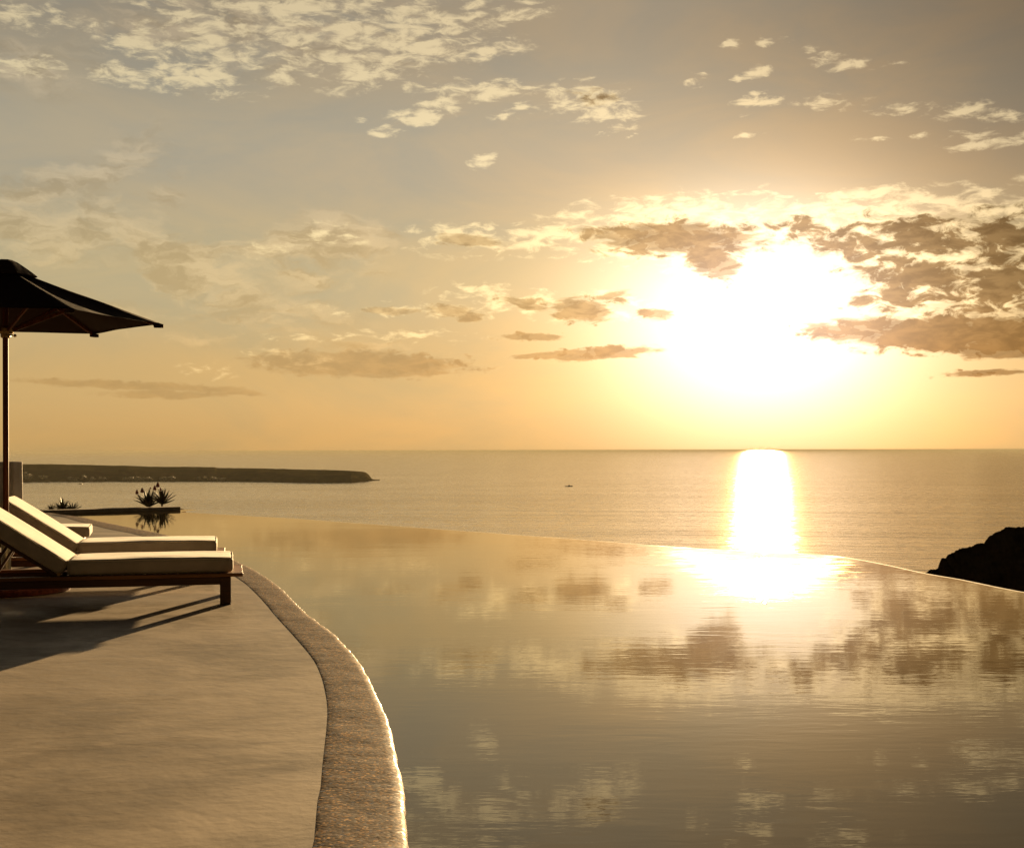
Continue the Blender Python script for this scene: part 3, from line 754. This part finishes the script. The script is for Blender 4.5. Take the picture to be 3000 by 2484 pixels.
def make_lounger():
    o = empty('sun_lounger')
    # local: x = 0 at the foot end of the frame, frame runs to x = -2.06; y = 0 near side .. FW
    FZ = 0.25
    bm = bmesh.new()
    box(bm, -2.22, 0.0, 0.0, 0.07, FZ - 0.028, FZ, 0.005, 2)
    box(bm, -2.22, 0.0, FW - 0.07, FW, FZ - 0.028, FZ, 0.005, 2)
    box(bm, -0.12, -0.002, 0.072, FW - 0.072, FZ - 0.027, FZ - 0.001, 0.005, 2)
    box(bm, -2.218, -2.12, 0.072, FW - 0.072, FZ - 0.027, FZ - 0.001, 0.005, 2)
    fr = link('frame', bm, M_wood_lit, o)
    bm = bmesh.new()
    box(bm, -2.16, -0.10, 0.022, 0.047, 0.160, FZ - 0.030, 0.003, 1)
    box(bm, -2.16, -0.10, FW - 0.047, FW - 0.022, 0.160, FZ - 0.030, 0.003, 1)
    box(bm, -0.125, -0.10, 0.05, FW - 0.05, 0.160, FZ - 0.031, 0.003, 1)
    box(bm, -2.16, -2.135, 0.05, FW - 0.05, 0.160, FZ - 0.031, 0.003, 1)
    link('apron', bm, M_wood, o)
    for x in (-0.18, -2.15):
        for y in (0.012, FW - 0.097):
            bm = bmesh.new(); box(bm, x, x + 0.085, y, y + 0.085, 0.0, FZ - 0.031, 0.004, 1); link('leg', bm, M_wood, o)
    for k in range(15):
        x = -0.20 - k * 0.085
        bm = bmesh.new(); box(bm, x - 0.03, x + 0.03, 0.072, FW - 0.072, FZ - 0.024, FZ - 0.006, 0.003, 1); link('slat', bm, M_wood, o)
    # backrest
    hx = -1.40; A = R(33.8)
    MB_ = Matrix.Translation((hx, 0, FZ + 0.006)) @ Matrix.Rotation(A, 4, 'Y')
    bm = bmesh.new()
    box(bm, -0.78, 0.0, 0.078, 0.118, -0.028, 0.0, 0.003, 1, MB_); box(bm, -0.78, 0.0, FW - 0.118, FW - 0.078, -0.028, 0.0, 0.003, 1, MB_)
    box(bm, -0.78, -0.72, 0.12, FW - 0.12, -0.027, -0.001, 0.003, 1, MB_)
    for k in range(7): box(bm, -0.66 + k * 0.095, -0.60 + k * 0.095, 0.12, FW - 0.12, -0.022, -0.004, 0.002, 1, MB_)
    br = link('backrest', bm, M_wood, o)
    bm = bmesh.new()
    tp = MB_ @ Vector((-0.45, 0.13, -0.02)); tq = MB_ @ Vector((-0.45, FW - 0.13, -0.02))
    bm.free()
    for q in (tp, tq):
        bm = bmesh.new(); bar(bm, q, (q.x - 0.16, q.y, 0.235), 0.03, 0.02); link('prop', bm, M_wood, br)
    for y in (0.062, FW - 0.062):
        bm = bmesh.new(); tube(bm, [(hx, y - 0.012, FZ + 0.016), (hx, y + 0.012, FZ + 0.016)], [0.014, 0.014], 12); link('hinge', bm, M_brass, br)
    # cushions
    ci = (FW - CW) / 2
    bm = rounded_slab(1.27, CW, 0.118, 0.030)
    bmesh.ops.transform(bm, matrix=Matrix.Translation((-0.075 - 1.27, ci, FZ + 0.003)), verts=bm.verts)
    sc_ = link('seat_cushion', bm, M_cush, o, smooth=True)
    bm = rounded_slab(0.80, CW, 0.118, 0.030)
    bmesh.ops.transform(bm, matrix=MB_ @ Matrix.Translation((-0.79, ci, 0.003)), verts=bm.verts)
    bc_ = link('back_cushion', bm, M_cush, o, smooth=True)
    # piping round the top edges
    def loop(L, W, z, m, ins=0.008):
        bm = bmesh.new(); pts = []
        c = 0.05
        for (px_, py_, a0) in ((L - ins - c, W - ins - c, 0), (ins + c, W - ins - c, 90), (ins + c, ins + c, 180), (L - ins - c, ins + c, 270)):
            for q in range(5):
                an = R(a0 + q * 22.5); pts.append(m @ Vector((px_ + c * math.cos(an), py_ + c * math.sin(an), z)))
        pts.append(pts[0]); tube(bm, pts, [0.0042] * len(pts), 6, cap=False); return bm
    link('piping', loop(1.27, CW, 0.113, Matrix.Translation((-0.075 - 1.27, ci, FZ + 0.003))), M_pipe, sc_, smooth=True)
    link('piping', loop(0.80, CW, 0.113, MB_ @ Matrix.Translation((-0.79, ci, 0.003))), M_pipe, bc_, smooth=True)
    return o
def copy_tree(o, parent=None):
    c = o.copy(); C.objects.link(c); c.parent = parent
    for ch in list(o.children): copy_tree(ch, c)
    return c
ROT = R(12.5)
def lounger_place(o, px, py, rot):
    # px, py: near foot corner of the cushion top
    p = at(px, py, 0.371)
    lx, ly = -0.078, (FW - CW) / 2 + 0.004
    o.location = (p.x - (lx * math.cos(rot) - ly * math.sin(rot)), p.y - (lx * math.sin(rot) + ly * math.cos(rot)), 0)
    o.rotation_euler = (0, 0, rot)
l1 = make_lounger()
l2 = copy_tree(l1); l3 = copy_tree(l1)
for o, lab, px, py, rt in ((l1, 'nearest teak sun lounger with cream cushions, its whole front rail and leg in view', 682, 1633, ROT),
                       (l2, 'second sun lounger from the front, cream cushions seen between the parasol pole and the pool', 634, 1583.5, ROT),
                       (l3, 'farthest sun lounger, only its cream foot cushion showing behind the raised backrests', 226, 1544, ROT + R(3))):
    lounger_place(o, px, py, rt); tag(o, lab, 'sun lounger', 'teak sun loungers with cream cushions')

for ch in l3.children:
    if ch.name.startswith('seat_cushion'): ch.location = (0.13, 0, 0)

# ------------------------------------------------------------------ parasol
PX, PY = (17 - 1500) / F * 11.3, 11.3
par = empty('parasol', (PX, PY, 0)); tag(par, 'open dark canvas parasol on a varnished pole between the two front loungers', 'parasol')
bm = bmesh.new(); lathe(bm, [(0.50, 0.0), (0.53, 0.006), (0.535, 0.045), (0.52, 0.062), (0.10, 0.075), (0.05, 0.075)], 64)
link('base', bm, M_base, par, smooth=False)
bm = bmesh.new(); lathe(bm, [(0.05, 0.076), (0.040, 0.09), (0.040, 0.44), (0.036, 0.455), (0.027, 0.455)], 32)
link('pole_sleeve', bm, M_sleeve, par, smooth=True)
bm = bmesh.new(); tube(bm, [(0, 0, 0.08), (0, 0, 1.2), (0, 0, 2.3), (0, 0, 2.815)], [0.0245, 0.0245, 0.0245, 0.022], 24)
link('pole', bm, M_pole, par, smooth=True)
TH0 = R(13); RR = 1.32; ZR = 2.355; ZA = 2.822
bm = bmesh.new()
apex = []; NS = 14; NR = 16
def canopy_pt(k, s, r):      # k = gore, s = 0..1 across, r = 0..1 outward
    a0 = TH0 + R(60) * k; a1 = a0 + R(60)
    rim0 = Vector((RR * math.cos(a0), RR * math.sin(a0))); rim1 = Vector((RR * math.cos(a1), RR * math.sin(a1)))
    q = rim0.lerp(rim1, s); sag = math.sin(math.pi * s)
    q = q * (1 - 0.035 * sag * r)
    rr = 0.05 + 0.95 * r
    z = ZA + (ZR - ZA) * rr - 0.035 * sag * math.sin(math.pi * min(1, r * 0.9)) + 0.004 * mn.noise(Vector((q.x * r * 3, q.y * r * 3, k)))
    if r > 0.999: z += 0.012 * sag
    return Vector((q.x * rr, q.y * rr, z))
cache = {}
def cv(k, i, j):
    key = (k % 6, i, j) if i < NS else ((k + 1) % 6, 0, j)
    if key not in cache: cache[key] = bm.verts.new(canopy_pt(key[0], key[1] / NS, j / NR))
    return cache[key]
for k in range(6):
    for i in range(NS):
        for j in range(NR): bm.faces.new((cv(k, i, j), cv(k, i + 1, j), cv(k, i + 1, j + 1), cv(k, i, j + 1)))
bmesh.ops.solidify(bm, geom=bm.faces[:], thickness=0.004)
can = link('canopy', bm, M_can, par, smooth=True)
# vent cap
bm = bmesh.new()
lathe(bm, [(0.005, 0.135), (0.055, 0.130), (0.10, 0.110), (0.16, 0.070), (0.215, 0.030), (0.262, -0.006), (0.266, -0.014), (0.255, -0.012), (0.205, 0.020), (0.10, 0.085), (0.005, 0.11)], 6, (0, 0, 2.757), TH0)
cap_ = link('vent_cap', bm, M_can, can)
# ribs, struts and tip pockets
for k in range(6):
    a0 = TH0 + R(60) * k; cdir = Vector((math.cos(a0), math.sin(a0), 0))
    A_ = cdir * 0.05 + Vector((0, 0, ZA - 0.040)); B_ = cdir * (RR - 0.015) + Vector((0, 0, ZR - 0.022))
    bm = bmesh.new(); bar(bm, A_, B_, 0.018, 0.028); rb = link('rib', bm, M_pole, par)
    bm = bmesh.new(); bar(bm, cdir * 0.055 + Vector((0, 0, 2.27)), A_.lerp(B_, 0.52) + Vector((0, 0, -0.014)), 0.016, 0.024); link('strut', bm, M_pole, rb)
    bm = bmesh.new(); box(bm, RR - 0.075, RR + 0.012, -0.024, 0.024, ZR - 0.034, ZR - 0.002, 0.006, 2, Matrix.Rotation(a0, 4, 'Z')); link('tip_pocket', bm, M_can, rb)
bm = bmesh.new(); lathe(bm, [(0.026, 2.205), (0.038, 2.21), (0.042, 2.22), (0.042, 2.242), (0.060, 2.245), (0.066, 2.26), (0.066, 2.285), (0.050, 2.30), (0.026, 2.30)], 24)
ru = link('runner', bm, M_brass, par, smooth=False)
bm = bmesh.new(); tube(bm, [(0.04, 0, 2.232), (0.075, 0, 2.232), (0.077, 0, 2.232)], [0.006, 0.006, 0.012], 10); tube(bm, [(0.078, 0, 2.232), (0.09, 0, 2.22)], [0.014, 0.012], 10)
link('pin', bm, M_brass, ru)
bm = bmesh.new(); lathe(bm, [(0.024, 2.72), (0.06, 2.725), (0.06, 2.76), (0.024, 2.765)], 24); link('top_hub', bm, M_pole, par)

# ------------------------------------------------------------------ plants
def leaf(bm, base, az_, el0, L, wd, curl, seg=9):
    """a tapering, arching succulent leaf with thickness"""
    p = Vector(base); el = el0; rings = []
    side = Vector((-math.sin(az_), math.cos(az_), 0))
    for i in range(seg + 1):
        s = i / seg
        d = Vector((math.cos(az_) * math.cos(el), math.sin(az_) * math.cos(el), math.sin(el)))
        nrm = side.cross(d).normalized() * -1
        ww_ = wd * (1 - s) ** 0.75 * (0.8 + 0.2 * min(1, s * 6)) + 0.0012
        th = ww_ * 0.32
        rings.append([bm.verts.new(p + side * ww_ / 2 - nrm * th * .3), bm.verts.new(p + nrm * th), bm.verts.new(p - side * ww_ / 2 - nrm * th * .3), bm.verts.new(p - nrm * th * 0.9)])
        p = p + d * (L / seg); el += curl / seg
    for a_, b_ in zip(rings, rings[1:]):
        for k in range(4): bm.faces.new((a_[k], a_[(k + 1) % 4], b_[(k + 1) % 4], b_[k]))
    bm.faces.new(rings[0]); bm.faces.new(rings[-1])
def aloe(px, Yp, base_py, rosettes, spikes, label):
    """rosettes: (px, py, size, n); spikes: (px, py, head)"""
    g = atY(px, base_py, Yp); g.z = -0.06
    o = empty('aloe', g); tag(o, label, 'aloe plant', 'aloes behind the low wall')
    S = Yp / F
    for (rx, ry, size, n_) in rosettes:
        c_ = atY(rx, ry, Yp) - g
        bm = bmesh.new(); tube(bm, [(0, 0, 0), tuple(c_ * 0.5 + Vector((0.01, 0, 0))), tuple(c_)], [0.026, 0.022, 0.02], 8); st = link('stem', bm, M_stalk, o)
        bm = bmesh.new()
        for q in range(n_):
            a_ = q * 2.39996 + rnd.uniform(-.2, .2); s = q / n_
            leaf(bm, c_ + Vector((0, 0, 0.03 * s)), a_, R(22 + 60 * s + rnd.uniform(-9, 9)), size * rnd.uniform(.75, 1.1) * (1 - .2 * s), size * .2, R(rnd.uniform(-5, 40)) * (1 - s * .7) * (1 if rnd.random() > .3 else -1))
        link('leaves', bm, M_leaf, o)
        root = c_
    for (sx, sy, hd_, ri) in spikes:
        r0 = atY(rosettes[ri][0], rosettes[ri][1], Yp) - g
        t0 = atY(sx, sy, Yp) - g
        dyy = rnd.uniform(-.05, .05)
        pts = [r0, r0.lerp(t0, .35) + Vector((0.25 * (t0.x - r0.x), dyy * .5, 0)) * .4, r0.lerp(t0, .7) + Vector((0.12 * (t0.x - r0.x), dyy, 0)), t0]
        bm = bmesh.new(); tube(bm, pts, [0.008, 0.007, 0.006, 0.005], 6); fs_ = link('flower_stalk', bm, M_stalk, o)
        bm = bmesh.new()
        hl = hd_ * S * 1.6; hw = hd_ * S * 0.72
        for q in range(46):
            s = q / 46; a_ = q * 2.4; zz = t0.z - hl * 0.45 + hl * s
            rr_ = hw * (0.55 + 0.45 * math.sin(math.pi * min(1, s * 1.1 + .1))) * (1 - s * .45)
            b0 = Vector((t0.x, t0.y, zz)); e0 = b0 + Vector((math.cos(a_) * rr_, math.sin(a_) * rr_, -rr_ * 0.55))
            tube(bm, [b0, e0], [0.004, 0.0065], 5)
        link('flower_head', bm, M_flower, fs_)
    return o
YA = lwB.y + 0.75
aloe(436, YA, 1494, [(434, 1484, 0.42, 32)], [(401, 1440, 7.5, 0), (416, 1435, 8, 0), (440, 1430, 3.5, 0)],
     'left spiky aloe behind the low wall, with two red flower heads')
aloe(472, YA + 0.1, 1494, [(474, 1476, 0.40, 28)], [(453, 1428, 8, 0), (462, 1419, 8.5, 0), (470, 1432, 4.5, 0)],
     'right spiky aloe behind the low wall, holding up the topmost red flower heads')
def agave(px, size, n_, label, flat=0.0):
    g = atY(px, 1499, lwA.y + 0.9); g.z = 0.0
    o = empty('agave', g); tag(o, label, 'agave plant', 'agaves at the deck\'s far end')
    bm = bmesh.new()
    for q in range(n_):
        s = q / n_
        leaf(bm, (0, 0, 0), q * 2.39996, R(12 + 66 * s + rnd.uniform(-9, 9) - flat * 20), size * rnd.uniform(.7, 1.1), size * .14, R(rnd.uniform(-20, 25)))
    link('leaves', bm, M_leaf, o)
    bm = bmesh.new(); lathe(bm, [(0.03, -0.03), (0.035, 0.0), (0.02, 0.03)], 8); link('stem', bm, M_stalk, o)
agave(149, 0.15, 40, 'smallest round agave tuft, nearest the whitewashed wall')
agave(184, 0.26, 60, 'spiky agave behind the left end of the low wall, middle tuft')
agave(213, 0.24, 30, 'flat spreading agave leaning right over the low wall', 0.8)
# dry twigs by the wall
g = at(90, 1503, 0); g.y = 26.9; g.x = (90 - 1500) / F * 26.9
o = empty('dry_shrub', (g.x, g.y, -0.05)); tag(o, 'thin dry leafless shrub beside the whitewashed wall', 'shrub')
bm = bmesh.new()
for q in range(16):
    a_ = rnd.uniform(0, 6.28); p = Vector((rnd.uniform(-.05, .05), rnd.uniform(-.05, .05), 0)); pts = [p]
    for k in range(4): p = p + Vector((math.cos(a_) * .022 + rnd.uniform(-.02, .02), math.sin(a_) * .02, rnd.uniform(.03, .06))); pts.append(p.copy())
    tube(bm, pts, [.003, .0025, .002, .0016, .001], 4)
link('twigs', bm, M_stalk, o)

# ------------------------------------------------------------------ haze
HAZE = 0.000026
if HAZE > 0:
    bm = bmesh.new(); box(bm, -205000, 205000, -205000, 205000, SEA - 9.0, 6.0)
    M_h = bpy.data.materials.new('haze'); M_h.use_nodes = True; t = NT(M_h.node_tree); t.n.clear()
    o_ = t.node('ShaderNodeOutputMaterial'); v = t.node('ShaderNodeVolumePrincipled')
    v.inputs['Color'].default_value = (0.36, 0.34, 0.26, 1); v.inputs['Density'].default_value = HAZE; v.inputs['Anisotropy'].default_value = 0.0
    t.l.new(v.outputs[0], o_.inputs['Volume'])
    hz = link('haze', bm, M_h); tag(hz, kind='stuff')
